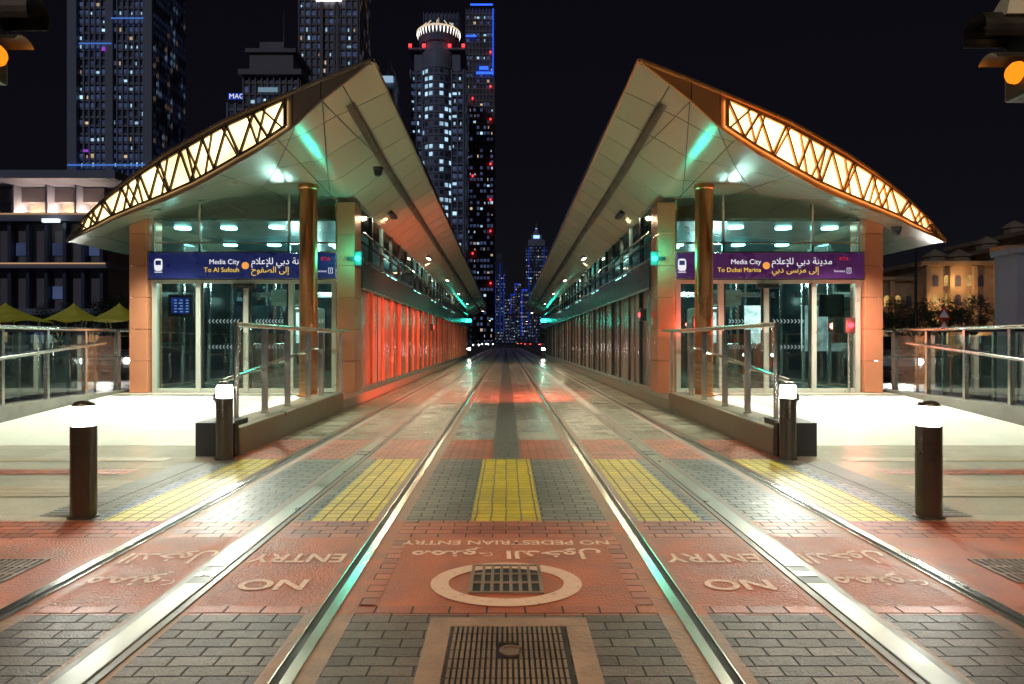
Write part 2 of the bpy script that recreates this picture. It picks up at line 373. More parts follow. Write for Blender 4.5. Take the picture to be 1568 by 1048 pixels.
# ------------------------------------------------------------------ bollards
def bollard(x,y,z=0):
    e=empty('bollard',(x,y,z)); b=B()
    b.lathe((0,0,0),[(.10,0),(.10,.012),(.083,.016),(.083,.635),(.078,.64),(.06,.642)]); b.make('post','bollard',e,smooth=True)
    b=B(); b.lathe((0,0,.642),[(.070,0),(.078,.008),(.079,.10),(.074,.125),(.05,.13)]); b.make('lamp_head','bulb',e,smooth=True)
    b=B(); b.lathe((0,0,.773),[(.060,0),(.072,.004),(.070,.014),(.058,.028),(.03,.038),(.002,.04)]); b.make('cap','bollard',e,smooth=True)
for s in(-1,1):
    bollard(s*2.94,4.75); bollard(s*2.93,7.1)
    bollard(s*2.75,51)

# ------------------------------------------------------------------ station
TT=[0,.125,.2,.3,.4,.5,.6,.7,.8,.85,.92,1]
UP=[4.72,4.63,4.56,4.48,4.39,4.25,4.1,3.91,3.68,3.54,3.32,3.0]
LO=[4.715,4.38,4.12,3.89,3.71,3.54,3.43,3.34,3.25,3.18,3.09,2.98]
def ip(xs,ys,x):
    if x<=xs[0]: return ys[0]
    for i in range(len(xs)-1):
        if x<=xs[i+1]: return ys[i]+(ys[i+1]-ys[i])*(x-xs[i])/(xs[i+1]-xs[i])
    return ys[-1]
def F(t,k,off=0):
    X=1.65+6.05*t; Y=8.5+3.5*t; lo=ip(TT,LO,t); up=ip(TT,UP,t)
    return (X+.5*off, Y-.866*off, lo+(up-lo)*k)
XA=[1.65,2.1,2.8,3.4,4.4,5.4,6.45,7.7]
ZA=[4.66,4.36,3.82,3.86,3.95,3.8,3.5,2.99]
ZR=[3.97,3.78,3.42,3.4,3.4,3.35,3.2,3.0]
def zs(x,y):
    zb=ip(XA,ZA,x); zr=ip(XA,ZR,x)
    if y>=12.5: k=min(1,(y-12.5)/45); return zb+(zr-zb)*k
    t=(x-1.65)/6.05; y0=8.5+3.5*t; lo=ip(TT,LO,t); k=(y-y0)/(12.5-y0) if y0<12.49 else 1
    return lo+(zb-lo)*max(0,k)
M['kerb_bronze']=pbr('bronze_kerb',(.20,.16,.11),.35,.3,noise=.15)
M['eave_fill']=emit('eave_fill_glow',(1,.95,.7),9)  # glow of the added eave lamps
M['scr_txt']=emit('screen_text',(.4,.6,1),.7)
def station(sx,right):
    e=empty('tram_station')
    ts=sorted(set([i/40 for i in range(41)]+TT))
    vs=[];rows=[0,.25,.5,.75,1]
    ys2=[13.5,16,20,26,34,45,57.5]
    nr=len(rows)+len(ys2)
    for t in ts:
        X=1.65+6.05*t; y0=8.5+3.5*t
        for r in rows:
            y=y0+(12.5-y0)*r; vs.append((X,y,zs(X,y) if r>0 else ip(TT,LO,t)))
        for y in ys2: vs.append((X,y,zs(X,y)))
    b=B(); b.add(vs,[(i*nr+j,(i+1)*nr+j,(i+1)*nr+j+1,i*nr+j+1) for i in range(len(ts)-1) for j in range(nr-1)])
    b.make('canopy_soffit','soffit',e,sx,smooth=True)
    b=B(); vs=[]
    for t in ts:
        X=1.65+6.05*t; up=ip(TT,UP,t)+.02
        vs+= [(X,8.5+3.5*t,up),(X,14,up+.05),(X,57.6,up*.87+.2)]
    b.add(vs,[(i*3+j,i*3+3+j,i*3+4+j,i*3+1+j) for i in range(len(ts)-1) for j in range(2)]); b.make('canopy_roof','fascia_unlit',e,sx)
    b=B(); fs=[]
    for t in ts: fs+= [F(t,-.02,.012),F(t,1.04,.012)]
    b.add(fs,[(2*i,2*i+2,2*i+3,2*i+1) for i in range(len(ts)-1)]); b.make('canopy_fascia','fascia_lit' if right else 'fascia_unlit',e,sx,smooth=True)
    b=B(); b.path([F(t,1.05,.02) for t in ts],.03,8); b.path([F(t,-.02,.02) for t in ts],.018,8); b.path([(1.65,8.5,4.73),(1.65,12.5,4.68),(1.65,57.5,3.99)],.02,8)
    b.make('canopy_rim','fascia_lit' if right else 'fascia_unlit',e,sx,smooth=True)
    b=B(); b.quad((1.65,8.5,4.72),(1.65,12.5,4.66),(1.65,12.5,4.80),(1.65,8.5,4.76)); b.quad((1.65,12.5,4.66),(1.65,57.5,3.97),(1.65,57.5,4.30),(1.65,12.5,4.80)); b.make('edge_trim','header',e,sx)
    b=B()
    for t in(.125,.2,.955):
        a=F(t,0,.03);c=F(t,1,.03); b.tube(a,c,.006,5)
    for (xa,ya,xb,yb) in((2.41,8.94,2.06,12.5),(2.41,8.94,3.2,12.4),(2.86,9.2,4.6,12.4)):
        pts=[]
        for k in range(9):
            x=xa+(xb-xa)*k/8; y=ya+(yb-ya)*k/8+.02; pts.append((x,y,zs(x,y)-.004))
        b.path(pts,.006,5)
    b.make('panel_seams','dark_metal',e,sx)
    ta,tb=.215,.93; k0,k1=.10,.88
    tl=[ta+(tb-ta)*i/48 for i in range(49)]
    b=B(); fs=[]
    for t in tl: fs+= [F(t,k0,.03),F(t,k1,.03)]
    b.add(fs,[(2*i,2*i+2,2*i+3,2*i+1) for i in range(48)]); b.make('backlit_panel','truss_light',e,sx)
    b=B()
    def bar(t0,ka,t1,kb,w=.022):
        P=Vector(F(t0,ka,.045)); Q=Vector(F(t1,kb,.045)); d=(Q-P).normalized(); n=Vector((.5,-.866,0)); u=d.cross(n).normalized()*w; nn=n*.03
        b.add([P-u,P+u,Q+u,Q-u,P-u+nn,P+u+nn,Q+u+nn,Q-u+nn],[(3,2,1,0),(4,5,6,7),(0,1,5,4),(1,2,6,5),(2,3,7,6),(3,0,4,7)])
    nc=19
    tc=[ta+(tb-ta)*(i/nc)**.92 for i in range(nc+1)]
    for i in range(nc):
        a,c=tc[i],tc[i+1]; w=c-a; e0=min(c+w*.35,tb)
        if i%2: bar(a,k0,c,k1,.017)
        else: bar(a,k1,c,k0,.017)
        if i%3==0: bar(a+w*.15,k0,e0,k1,.011)
        if i%4==1: bar(a+w*.2,k1,c-w*.25,k0,.010)
        if i%5==2: bar(max(a-w*.3,ta),k0,a+w*.4,k1,.012)
    bar(ta,k0,ta,k1)
    for i in range(48): bar(tl[i],k0,tl[i+1],k0,.012); bar(tl[i],k1,tl[i+1],k1,.012)
    b.make('lattice','lattice_dark' if not right else 'fascia_lit',e,sx)
    b=B(); y=9.3
    while y<57:
        z=lambda x,yy:zs(x,yy)-.02
        dy=.05 if y<22 else .25
        b.quad((2.06,y,z(2.06,y)),(2.19,y,z(2.19,y)),(2.19,y+dy*.6,z(2.19,y+dy)),(2.06,y+dy*.6,z(2.06,y+dy))); y+=dy
    b.make('vent_grille','black',e,sx)
    # --- columns
    b=B(); b.lathe((3.36,11.6,.3),[(.19,0),(.19,.03),(.15,.04),(.15,1.75),(.147,1.752),(.147,1.765),(.15,1.767),(.15,3.5),(.17,3.52),(.17,3.64)],40); b.make('round_column','bronze',e,sx,smooth=True)
    b=B(); 
    for x0,x1 in((2.74,3.06),(6.5,6.82)):
        for k in range(6):
            z0=.3+k*.575; b.box(x0,x1,12.35,12.9,z0+.004,z0+.571)
    b.make('portal_columns','tile',e,sx,bevel=.006)
    # --- platform plinth
    b=B(); b.box(2.9,6.95,12.0,50,-.01,.298); b.make('platform','concrete',e,sx,bevel=.01)
    b=B(); b.box(2.86,2.9,12.0,50,.2,.305); b.make('platform_nosing','steel',e,sx)
    b=B(); b.box(3.06,6.5,12.62,22,.3,.31); b.make('interior_floor','int_floor',e,sx)
    # --- facade
    fr=B(); 
    for x in(3.14,3.93,4.75,5.62,6.42): fr.box(x-.045,x+.045,12.45,12.56,.30,2.36)
    for x0,x1 in((3.185,3.885),(3.975,4.705),(4.795,5.575),(5.665,6.375)):
        fr.box(x0,x1,12.46,12.55,.302,.37); fr.box(x0,x1,12.46,12.55,2.29,2.358)
    fr.make('door_frames','white_frame',e,sx,bevel=.006)
    ds=B()
    for x0,x1 in((3.975,4.705),(4.795,5.575)):
        ds.box(x0+.003,x0+.035,12.48,12.53,.373,2.287); ds.box(x1-.035,x1-.003,12.48,12.53,.373,2.287)
    ds.box(4.55,4.95,12.36,12.44,2.20,2.28)
    ds.make('door_stiles','dark_metal',e,sx)
    up=B()
    for x in(3.1,3.97,5.6,6.45):
        up.box(x-.02,x+.02,12.47,12.53,2.84,zs(x,12.5)+.0)
    up.box(3.12,6.43,12.475,12.525,3.02,3.05)
    up.make('transom_mullions','steel',e,sx)
    g=B(); g.quad((3.06,12.5,.31),(6.5,12.5,.31),(6.5,12.5,2.36),(3.06,12.5,2.36))
    xs=[3.06,3.4,4.4,5.4,6.5]
    for a,c in zip(xs,xs[1:]): g.quad((a,12.5,2.83),(c,12.5,2.83),(c,12.5,zs(c,12.5)),(a,12.5,zs(a,12.5)))
    g.make('facade_glass','glass',e,sx)
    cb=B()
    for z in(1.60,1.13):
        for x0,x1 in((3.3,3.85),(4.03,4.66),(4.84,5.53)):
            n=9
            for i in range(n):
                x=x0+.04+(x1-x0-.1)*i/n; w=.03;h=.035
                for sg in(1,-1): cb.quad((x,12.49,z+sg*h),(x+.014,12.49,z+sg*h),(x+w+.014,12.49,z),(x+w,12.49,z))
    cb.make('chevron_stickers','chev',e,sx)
    b=B()
    for x in(4.66,4.84): b.tube((x,12.40,1.0),(x,12.40,1.5),.014,8); b.tube((x,12.40,1.05),(x,12.47,1.05),.01,6); b.tube((x,12.40,1.45),(x,12.47,1.45),.01,6)
    b.make('door_handles','steel',e,sx,smooth=True)
    # --- interior
    b=B(); b.box(3.06,6.5,12.6,22,3.45,3.5); b.make('interior_ceiling','int_ceil',e,sx)
    b=B(); b.box(3.0,6.8,22,22.1,.3,3.45); b.make('interior_back_wall','int_wall',e,sx)
    b=B()
    for x,y in((6.3,13.3),(5.4,13.3),(4.43,13.2),(6.3,15.6),(5.3,15.6),(3.9,15.6),(5.9,18.5),(4.6,18.5)): b.lathe((x,y,3.42),[(.15,0),(.15,.03)],20)
    b.make('ceiling_lamps','lamp',e,sx)
    light('concourse_light','POINT',(sx*4.7,15.2,2.7),80,(.7,1,.93),e,.1)
    light('concourse_light','POINT',(sx*5.2,18.6,2.8),50,(.7,1,.93),e,.1)
    b=B()
    for x in(3.9,4.75,5.6): b.box(x-.03,x+.03,16.5,16.56,.31,3.45)
    b.box(3.06,6.5,16.5,16.56,2.3,2.42); b.make('inner_partition','steel',e,sx)
    b=B(); b.box(4.0,4.55,14.6,15.1,.31,1.95); b.make('ticket_machine_body','white_frame',e,sx,bevel=.03)
    b=B(); b.quad((4.06,14.59,1.2),(4.49,14.59,1.2),(4.49,14.59,1.85),(4.06,14.59,1.85)); b.make('ticket_machine_screen','poster',e,sx)
    b=B(); b.box(4.08,4.47,14.57,14.6,.75,.98); b.make('ticket_slot','dark_metal',e,sx)
    b=B(); b.box(3.95,4.65,13.5,13.9,1.95,2.25)
    for k in range(5): b.box(3.98,4.62,13.48,13.5,1.98+k*.05,2.005+k*.05)
    b.make('air_conditioner','white_frame',e,sx,bevel=.01)
    b=B(); b.box(5.93,6.40,12.93,12.97,1.70,2.12); b.make('info_screen_case','black',e,sx)
    b=B(); b.quad((5.99,12.92,1.76),(6.34,12.92,1.76),(6.34,12.92,2.06),(5.99,12.92,2.06)); b.make('info_screen','screen' if not right else 'header',e,sx)
    b=B()
    for r in range(5):
        for q in range(3): x=6.01+q*.11; b.quad((x,12.915,1.785+r*.054),(x+.05+.03*((r*q)%2),12.915,1.785+r*.054),(x+.05+.03*((r*q)%2),12.915,1.803+r*.054),(x,12.915,1.803+r*.054))
    if not right: b.make('info_screen_text','scr_txt',e,sx)
    b=B(); b.box(3.3,3.8,17,21,.72,.78); b.box(3.35,3.4,17.2,17.25,.31,.72); b.box(3.7,3.75,17.2,17.25,.31,.72); b.box(3.35,3.4,20.7,20.75,.31,.72); b.box(3.7,3.75,20.7,20.75,.31,.72); b.make('bench','steel',e,sx)
    b=B()
    for x in(5.1,5.7): b.box(x,x+.12,15.3,16.3,.31,1.2)
    b.make('ticket_gates','steel',e,sx,bevel=.03)
    b=B(); b.quad((5.75,16.48,1.0),(6.35,16.48,1.0),(6.35,16.48,2.1),(5.75,16.48,2.1)); b.make('wall_poster','poster' if right else 'int_wall',e,sx)
    b=B(); b.quad((6.75,12.9,.3),(6.75,50,.3),(6.75,50,3.2),(6.75,12.9,3.3)); b.make('outer_glazing','sideglass',e,sx)
    b=B()
    for k in range(30): b.box(6.72,6.8,13+k*1.25,13.06+k*1.25,.3,3.2)
    b.make('outer_mullions','steel',e,sx)
    # --- platform screen doors
    g=B(); p=B(); h=B(); f=B(); y=12.95; k=0
    while y<48.5:
        off=.0 if k%3 else .03
        g.quad((2.8+off,y+.05,.36),(2.8+off,y+1.2,.36),(2.8+off,y+1.2,2.22),(2.8+off,y+.05,2.22))
        p.box(2.765,2.84,y-.03,y+.03,.3,2.24)
        if k%2: f.box(2.785,2.797,y+.60,y+.625,.36,2.22)
        y+=1.25; k+=1
    g.make('platform_screen_doors','psd' ,e,sx)
    p.make('screen_posts','header' if right else 'tile',e,sx,bevel=.008); f.make('screen_frames','header',e,sx)
    h.box(2.70,2.95,12.9,48.8,2.24,2.74); h.make('door_header','header',e,sx,bevel=.02)
    b=B(); b.box(2.69,2.72,12.9,48.8,2.76,2.80); b.box(2.66,2.70,12.9,48.8,2.20,2.238); b.box(2.76,2.86,12.9,48.8,.30,.358); b.make('header_trims','steel',e,sx)
    c=B(); y=12.95
    c.quad((2.82,12.9,2.8),(2.82,48.8,2.8),(2.82,48.8,zs(2.82,48.8)),(2.82,12.9,zs(2.82,12.9))); c.make('clerestory_glass','sideglass',e,sx)
    c=B()
    while y<48.8: c.box(2.78,2.86,y-.03,y+.03,2.80,zs(2.8,y)-.01); y+=1.25
    c.box(2.77,2.80,12.95,48.8,3.12,3.16); c.tube((2.72,12.95,3.3),(2.72,48.8,3.15),.022,8); c.make('clerestory_posts','header',e,sx)
    b=B(); yy=14
    while yy<50: b.box(3.4,3.55,yy,yy+1.4,3.15,3.19); yy+=6
    b.make('platform_lamps','lamp',e,sx)
    for yy in(21,36): light('platform_light','POINT',(sx*3.7,yy,2.6),30,(.75,1,.88),e,.1)
    b=B(); ey=(15,22,29,36,44)  # eave lamps added to throw warm light on the track paving
    for yy in ey:
        z=zs(2.5,yy); b.box(2.44,2.56,yy-.35,yy+.35,z-.05,z+.02)
    b.make('added_eave_housing','dark_metal',e,sx,bevel=.01)
    b=B()
    for yy in ey[1:]:
        z=zs(2.5,yy); b.rect(2.455,2.545,yy-.33,yy+.33,z-.054)
    b.make('added_eave_diffuser','eave_fill',e,sx)
    for yy,pw in((15,300),(23,400),(35,420)): light('added_eave_fill','SPOT',(sx*2.5,yy,zs(2.5,yy)-.08),pw,(1,.82,.52),e,.06,(0,0,-1),165,.4)
    # --- sign band
    sb=empty('station_sign')
    b=B(); b.box(3.09,6.47,12.34,12.5,2.37,2.83); b.make('sign_box','sign_purple' if right else 'sign_blue',sb,sx,bevel=.01)
    b=B(); b.box(3.08,6.48,12.345,12.5,2.835,2.855); b.box(3.08,6.48,12.345,12.5,2.345,2.365); b.make('sign_trim','steel',sb,sx)
    yt=12.33; R=(math.pi/2,0,0)
    def X(px): return (px-775)*.01181
    if not right:
        text('name_latin','Media City',(X(367),yt,2.665),R,.125,'txt_w',sb,'RIGHT'); text('dest_latin','To Al Sufouh',(X(367),yt,2.52),R,.12,'txt_y',sb,'RIGHT')
        text('name_arabic',AR_ilam+' '+AR_dubai+' '+AR_med,(X(385),yt,2.675),R,.165,'txt_w',sb,'LEFT'); text('dest_arabic',AR_suf+' '+AR_ila,(X(385),yt,2.52),R,.15,'txt_y',sb,'LEFT')
        dx=X(376); ix=X(243); ex=X(497)
    else:
        text('name_latin','Media City',(X(1165),yt,2.665),R,.125,'txt_w',sb,'RIGHT'); text('dest_latin','To Dubai Marina',(X(1165),yt,2.52),R,.115,'txt_y',sb,'RIGHT')
        text('name_arabic',AR_ilam+' '+AR_dubai+' '+AR_med,(X(1181),yt,2.675),R,.165,'txt_w',sb,'LEFT'); text('dest_arabic',AR_dubai+' '+AR_mars+' '+AR_ila,(X(1181),yt,2.52),R,.15,'txt_y',sb,'LEFT')
        dx=X(1173); ix=X(1044); ex=X(1290)
    b=B(); b.tube((dx,yt+.005,2.6),(dx,yt-.004,2.6),.065,24); b.make('line_disc','txt_o',sb)
    b=B()
    b.quad(*[(ix+.075*math.copysign(abs(math.cos(t))**.5,math.cos(t)),yt,2.615+.11*math.copysign(abs(math.sin(t))**.5,math.sin(t))) for t in [2*math.pi*i/24 for i in range(24)]])
    b.quad((ix-.07,yt,2.475),(ix+.07,yt,2.475),(ix+.07,yt,2.49),(ix-.07,yt,2.49)); b.make('tram_icon','txt_w',sb)
    b=B(); b.quad((ix-.05,yt-.004,2.61),(ix+.05,yt-.004,2.61),(ix+.05,yt-.004,2.69),(ix-.05,yt-.004,2.69)); b.make('tram_icon_window','sign_blue',sb)
    text('operator_logo','RTA',(ex+.02,yt,2.72),R,.09,'txt_r',sb)
    text('entrance_label','Entrance',(ex-.06,yt,2.5),R,.055,'txt_w',sb)
    b=B(); q=ex+.11; 
    for bb in((q-.04,q+.04,2.46,2.468),(q-.04,q+.04,2.552,2.56),(q-.04,q-.033,2.468,2.552),(q+.033,q+.04,2.468,2.552)): b.quad((bb[0],yt,bb[2]),(bb[1],yt,bb[2]),(bb[1],yt,bb[3]),(bb[0],yt,bb[3]))
    b.make('entrance_box','txt_w',sb); text('entrance_no','1',(q,yt,2.51),R,.08,'txt_w',sb)
    # --- green tram signals
    for (gx,gy,gz,pw) in((2.66,12.25,2.72,26),(2.6,48.9,2.75,25)):
        ts_=empty('tram_signal',(sx*gx,gy,gz))
        b=B(); b.box(-.07,.07,0,.1,-.13,.13); b.make('housing','black',ts_,bevel=.01)
        b=B(); b.tube((0,-.001,0),(0,-.02,0),.05 if gy<20 else .13,20); b.make('lens','green',ts_)
        b=B(); b.box(min(0,sx*.2),max(0,sx*.2),.02,.06,-.03,.03); b.make('bracket','dark_metal',ts_)
        light('signal_light','POINT',(0,-.14,.02),pw,(.03,1,.72),ts_,.14)
    # ramp, kerb wall
    rp=empty('access_ramp')
    b=B(); b.add([(3.3,8.0,-.01),(6.95,8.0,-.01),(6.95,8.0,.008),(3.3,8.0,.008),(3.3,12.0,-.01),(6.95,12.0,-.01),(6.95,12.0,.296),(3.3,12.0,.296)],
      [(3,2,6,7),(0,1,2,3),(1,5,6,2),(0,3,7,4)]); b.make('ramp_surface','ramp',rp,sx)
    b=B(); b.add([(2.86,7.35,0),(3.28,7.35,0),(3.28,7.35,.30),(2.86,7.35,.30),(2.86,12,0),(3.28,12,0),(3.28,12,.335),(2.86,12,.335)],
      [(0,1,2,3),(3,2,6,7),(1,5,6,2),(0,3,7,4),(5,4,7,6)]); b.make('kerb_wall','kerb_bronze',rp,sx,bevel=.015)
    b=B(); b.box(2.88,3.30,7.25,7.347,0,.36); b.box(2.95,3.32,7.35,7.8,.302,.36); b.make('kerb_end_plate','black',rp,sx)
    b=B(); b.box(6.97,7.25,7.6,50,-.01,.34); b.make('outer_kerb_wall','concrete_dk',rp,sx,bevel=.01)
    b=B(); b.box(3.3,6.9,11.85,11.93,.30,.305); b.make('threshold_strip','ribs',rp,sx)
    # inner balustrade
    bl=empty('glass_balustrade'); p=B()
    for y in(8.7,9.6,10.6,11.35): 
        zb=ip([7.35,12],[.30,.335],y); p.box(3.04,3.11,y-.025,y+.025,zb,1.38); p.lathe((3.075,y,zb),[(.055,0),(.055,.012)],12)
    p.path([(3.075,7.75,1.42),(3.075,11.9,1.42)],.03); p.tube((3.075,7.78,1.42),(3.075,7.78,.36),.027)
    p.path([(3.2,7.6,.52),(3.2,7.5,.60),(3.2,7.7,.78),(3.2,11.4,1.12)],.024); 
    for y in(8.7,9.6,10.6,11.35): p.tube((3.09,y,.78+.092*(y-7.7)),(3.2,y,.76+.092*(y-7.7)),.01,6)
    p.path([(3.075,11.9,1.42),(2.8,12.2,1.42)],.03); p.box(2.90,2.95,12.05,12.09,.3,1.4); p.box(3.5,3.54,12.2,12.24,.3,1.4); p.tube((2.85,12.2,1.41),(3.6,12.22,1.41),.024)
    p.make('posts_and_handrails','steel',bl,sx,smooth=True)
    g=B()
    for a,c in((7.85,8.65),(8.75,9.55),(9.65,10.55),(10.65,11.3)): g.quad((3.075,a,.45),(3.075,c,.47),(3.075,c,1.33),(3.075,a,1.33))
    g.quad((2.95,12.22,.36),(3.5,12.22,.36),(3.5,12.22,1.33),(2.95,12.22,1.33))
    g.make('glass_panels','bal_glass',bl,sx)
    # outer balustrade
    bl=empty('glass_balustrade'); p=B(); g=B(); y=7.7
    while y<12.5:
        p.box(7.07,7.14,y-.025,y+.025,.34,1.4)
        if y+1<12.6: g.quad((7.1,y+.06,.42),(7.1,y+.94,.42),(7.1,y+.94,1.33),(7.1,y+.06,1.33))
        y+=.95
    p.tube((7.1,7.6,1.43),(7.1,12.4,1.43),.03); p.path([(6.98,7.7,.85),(6.98,11.9,1.2)],.024)
    x=7.1
    while x<14: p.box(x-.03,x+.03,12.48,12.53,.0,1.4); p.box(x+.42,x+.45,12.49,12.52,.1,1.38); g.quad((x+.06,12.5,.42),(x+.86,12.5,.42),(x+.86,12.5,1.33),(x+.06,12.5,1.33)); x+=.92
    p.tube((6.85,12.5,1.43),(14,12.5,1.43),.03); p.tube((6.85,12.42,.95),(14,12.42,.95),.02)
    p.make('posts_and_handrails','steel',bl,sx,smooth=True); g.make('glass_panels','bal_glass',bl,sx)
    for (x,y,w) in((4.3,10.75,1150),(5.9,11.5,1000)):  # fill spots with small housings, added to brighten ramp and soffit
        z=zs(x,y)
        b=B(); b.lathe((x,y,z-.04),[(.07,0),(.08,.01),(.08,.06)],18); b.make('added_fill_housing','soffit',e,sx)
        light('ramp_fill_spot','SPOT',(sx*x,y,z-.06),w,(.95,1,.82),e,.05,(0,-.3,-1),128,.7)
    return e
station(-1,False); station(1,True)
for x in(-1,1):
    c=empty('security_camera',(-2.1,11.2,4.03) if x<0 else (6.8,11.9,3.17))
    b=B(); b.lathe((0,0,0),[(.01,-.10),(.05,-.085),(.07,-.04),(.075,0),(.09,.01),(.09,.05)],20); b.make('dome','black',c,smooth=True)

# red stop signals on the right station
for (x,z) in((6.18,1.52),(3.45,1.55)):
    c=empty('added_red_lamp',(x,12.25,z)); b=B(); b.box(-.09,.09,0,.08,-.14,.14); b.make('housing','black',c,bevel=.01)
    b=B(); b.tube((0,-.001,0),(0,-.02,0),.05,20); b.make('lens','redl',c); b=B(); b.tube((0,.05,-.14),(0,.05,-z+.3),.025,8); b.make('pole','steel',c)
    light('stop_signal_glow','POINT',(0,-.15,0),24,(1,.08,.06),c,.06)
# added red lamps, not real signals, casting red onto the opposite platform screens
for (px_,py_,sg,pw,d,cone) in((2.66,13.3,-1,4200,(-5.3,4.6,-1.2),88),(-2.66,24.5,1,260,(5.3,5.2,-1.0),80)):
    c=empty('added_red_lamp',(px_,py_,1.75)); b=B(); b.box(-.06,.06,-.08,.08,-.12,.12); b.make('housing','black',c,bevel=.01)
    b=B(); b.tube((sg*.061,0,0),(sg*.075,0,0),.045,18); b.make('lens','redl',c)
    light('added_red_spot','SPOT',(sg*.12,0,0),pw,(1,.08,.03) if sg<0 else (1,.3,.1),c,.07,d,cone,.75)

# ------------------------------------------------------------------ traffic signals
def signal(sx,lantern,dz):
    e=empty('traffic_signal',(0,0,dz)); X0=4.02
    b=B(); b.lathe((X0+.25,5.15,-dz),[(.12,0),(.12,.03),(.06,.05),(.055,3.9)],20); b.make('pole','dark_metal',e,sx,smooth=True)
    b=B(); b.box(X0-.26,X0+.08,4.88,5.16,3.05,4.15); b.box(X0+.08,X0+.25,4.98,5.06,3.3,3.36); b.box(X0+.08,X0+.25,4.98,5.06,3.7,3.76); b.make('housing','black',e,sx,bevel=.02)
    v=B()
    for zc,a0,a1,L in((3.94,-35,215,.20),(3.53,-35,215,.32),(3.24,35,150,.22)):
        n=14; vs=[]
        for k,xx in enumerate((X0-.26,X0-.26-L)):
            for i in range(n+1):
                t=math.radians(a0+(a1-a0)*i/n); r=.125 
                vs.append((xx,5.02+r*math.cos(t),zc+r*math.sin(t)))
        v.add(vs,[(i,i+1,n+2+i,n+1+i) for i in range(n)])
    o=v.make('visors','black',e,sx); md=o.modifiers.new('s','SOLIDIFY'); md.thickness=.008
    l=B(); vs=[];n=24
    for k,(r,d) in enumerate(((.08,.0),(.074,.035),(.05,.06),(.002,.07))):
        for i in range(n):
            t=2*math.pi*i/n; vs.append((X0-.262-d,5.02+r*math.cos(t),3.23+r*math.sin(t)))
    l.add(vs,[(k*n+i,k*n+(i+1)%n,(k+1)*n+(i+1)%n,(k+1)*n+i) for k in range(3) for i in range(n)])
    l.make('amber_lens','amber',e,sx)
    light('signal_light','POINT',(sx*(X0-.40),5.02,3.22),1.0,(1,.3,.03),e,.03)
    b=B(); b.box(X0-.30,X0+.1,4.86,4.88,2.36,3.00); b.make('plate','white',e,sx,bevel=.03)
    b=B(); b.box(X0-.275,X0-.255,4.852,4.858,2.42,2.94); b.box(X0-.255,X0+.08,4.852,4.858,2.42,2.44); b.box(X0-.255,X0+.08,4.852,4.858,2.92,2.94); b.make('plate_border','redp',e,sx)
    if lantern:
        b=B(); cx,cy,z=3.72,5.0,3.60
        b.add([(cx-.14,cy-.12,z),(cx+.14,cy-.12,z),(cx+.14,cy+.12,z),(cx-.14,cy+.12,z),(cx-.03,cy-.03,z+.25),(cx+.03,cy-.03,z+.25),(cx+.03,cy+.03,z+.25),(cx-.03,cy+.03,z+.25)],[(0,1,5,4),(1,2,6,5),(2,3,7,6),(3,0,4,7),(4,5,6,7)])
        b.tube((cx,cy,z+.3),(4.2,5.1,z+.3),.02,8); b.tube((cx,cy,z+.3),(cx,cy,z+.2),.02,8); b.make('floodlight_shade','white_frame',e)
        b=B(); b.lathe((cx,cy,z+.03),[(.05,0),(.07,.04),(.03,.1)],16); b.make('floodlight_bulb',emit('dim_warm',(1,.6,.3),.5),e)
signal(-1,False,.10); signal(1,True,-.03)

# ------------------------------------------------------------------ street lamps
def street_lamp(x,y,h=8,s=1,power=0,col=(1,.72,.45),es=30):
    e=empty('street_lamp',(x,y,0)); b=B(); b.lathe((0,0,0),[(.16,0),(.16,.4),(.09,.5),(.06,h)],14)
    b.path([(0,0,h-.05),(s*.5,0,h+.25),(s*1.6,0,h+.35)],.045,8); b.make('pole','dark_metal',e,smooth=True)
    b=B(); b.box(min(s*1.4,s*2.2),max(s*1.4,s*2.2),-.16,.16,h+.32,h+.42); b.make('lamp_head','dark_metal',e,bevel=.03)
    b=B(); b.box(min(s*1.5,s*2.1),max(s*1.5,s*2.1),-.12,.12,h+.295,h+.318); b.make('lens',emit('lamp_lens',col,es),e)
    if power: light('lamp_light','SPOT',(s*1.8,0,h+.25),power,col,e,.15,(0,0,-1),150,.6)
street_lamp(-5.2,-.6,7.5,1,1600,(1,.67,.38))
street_lamp(5.2,-.6,7.5,-1,1600,(1,.67,.38))
for i,(x,y) in enumerate(((-9,75),(9,80),(-9,120),(9,130),(-8,180),(9,190),(-8,260),(10,270),(24,40),(34,62),(-26,58))):
    street_lamp(x,y,9 if y>70 else 8,1 if x<0 else -1,0,(1,.75,.5),25)

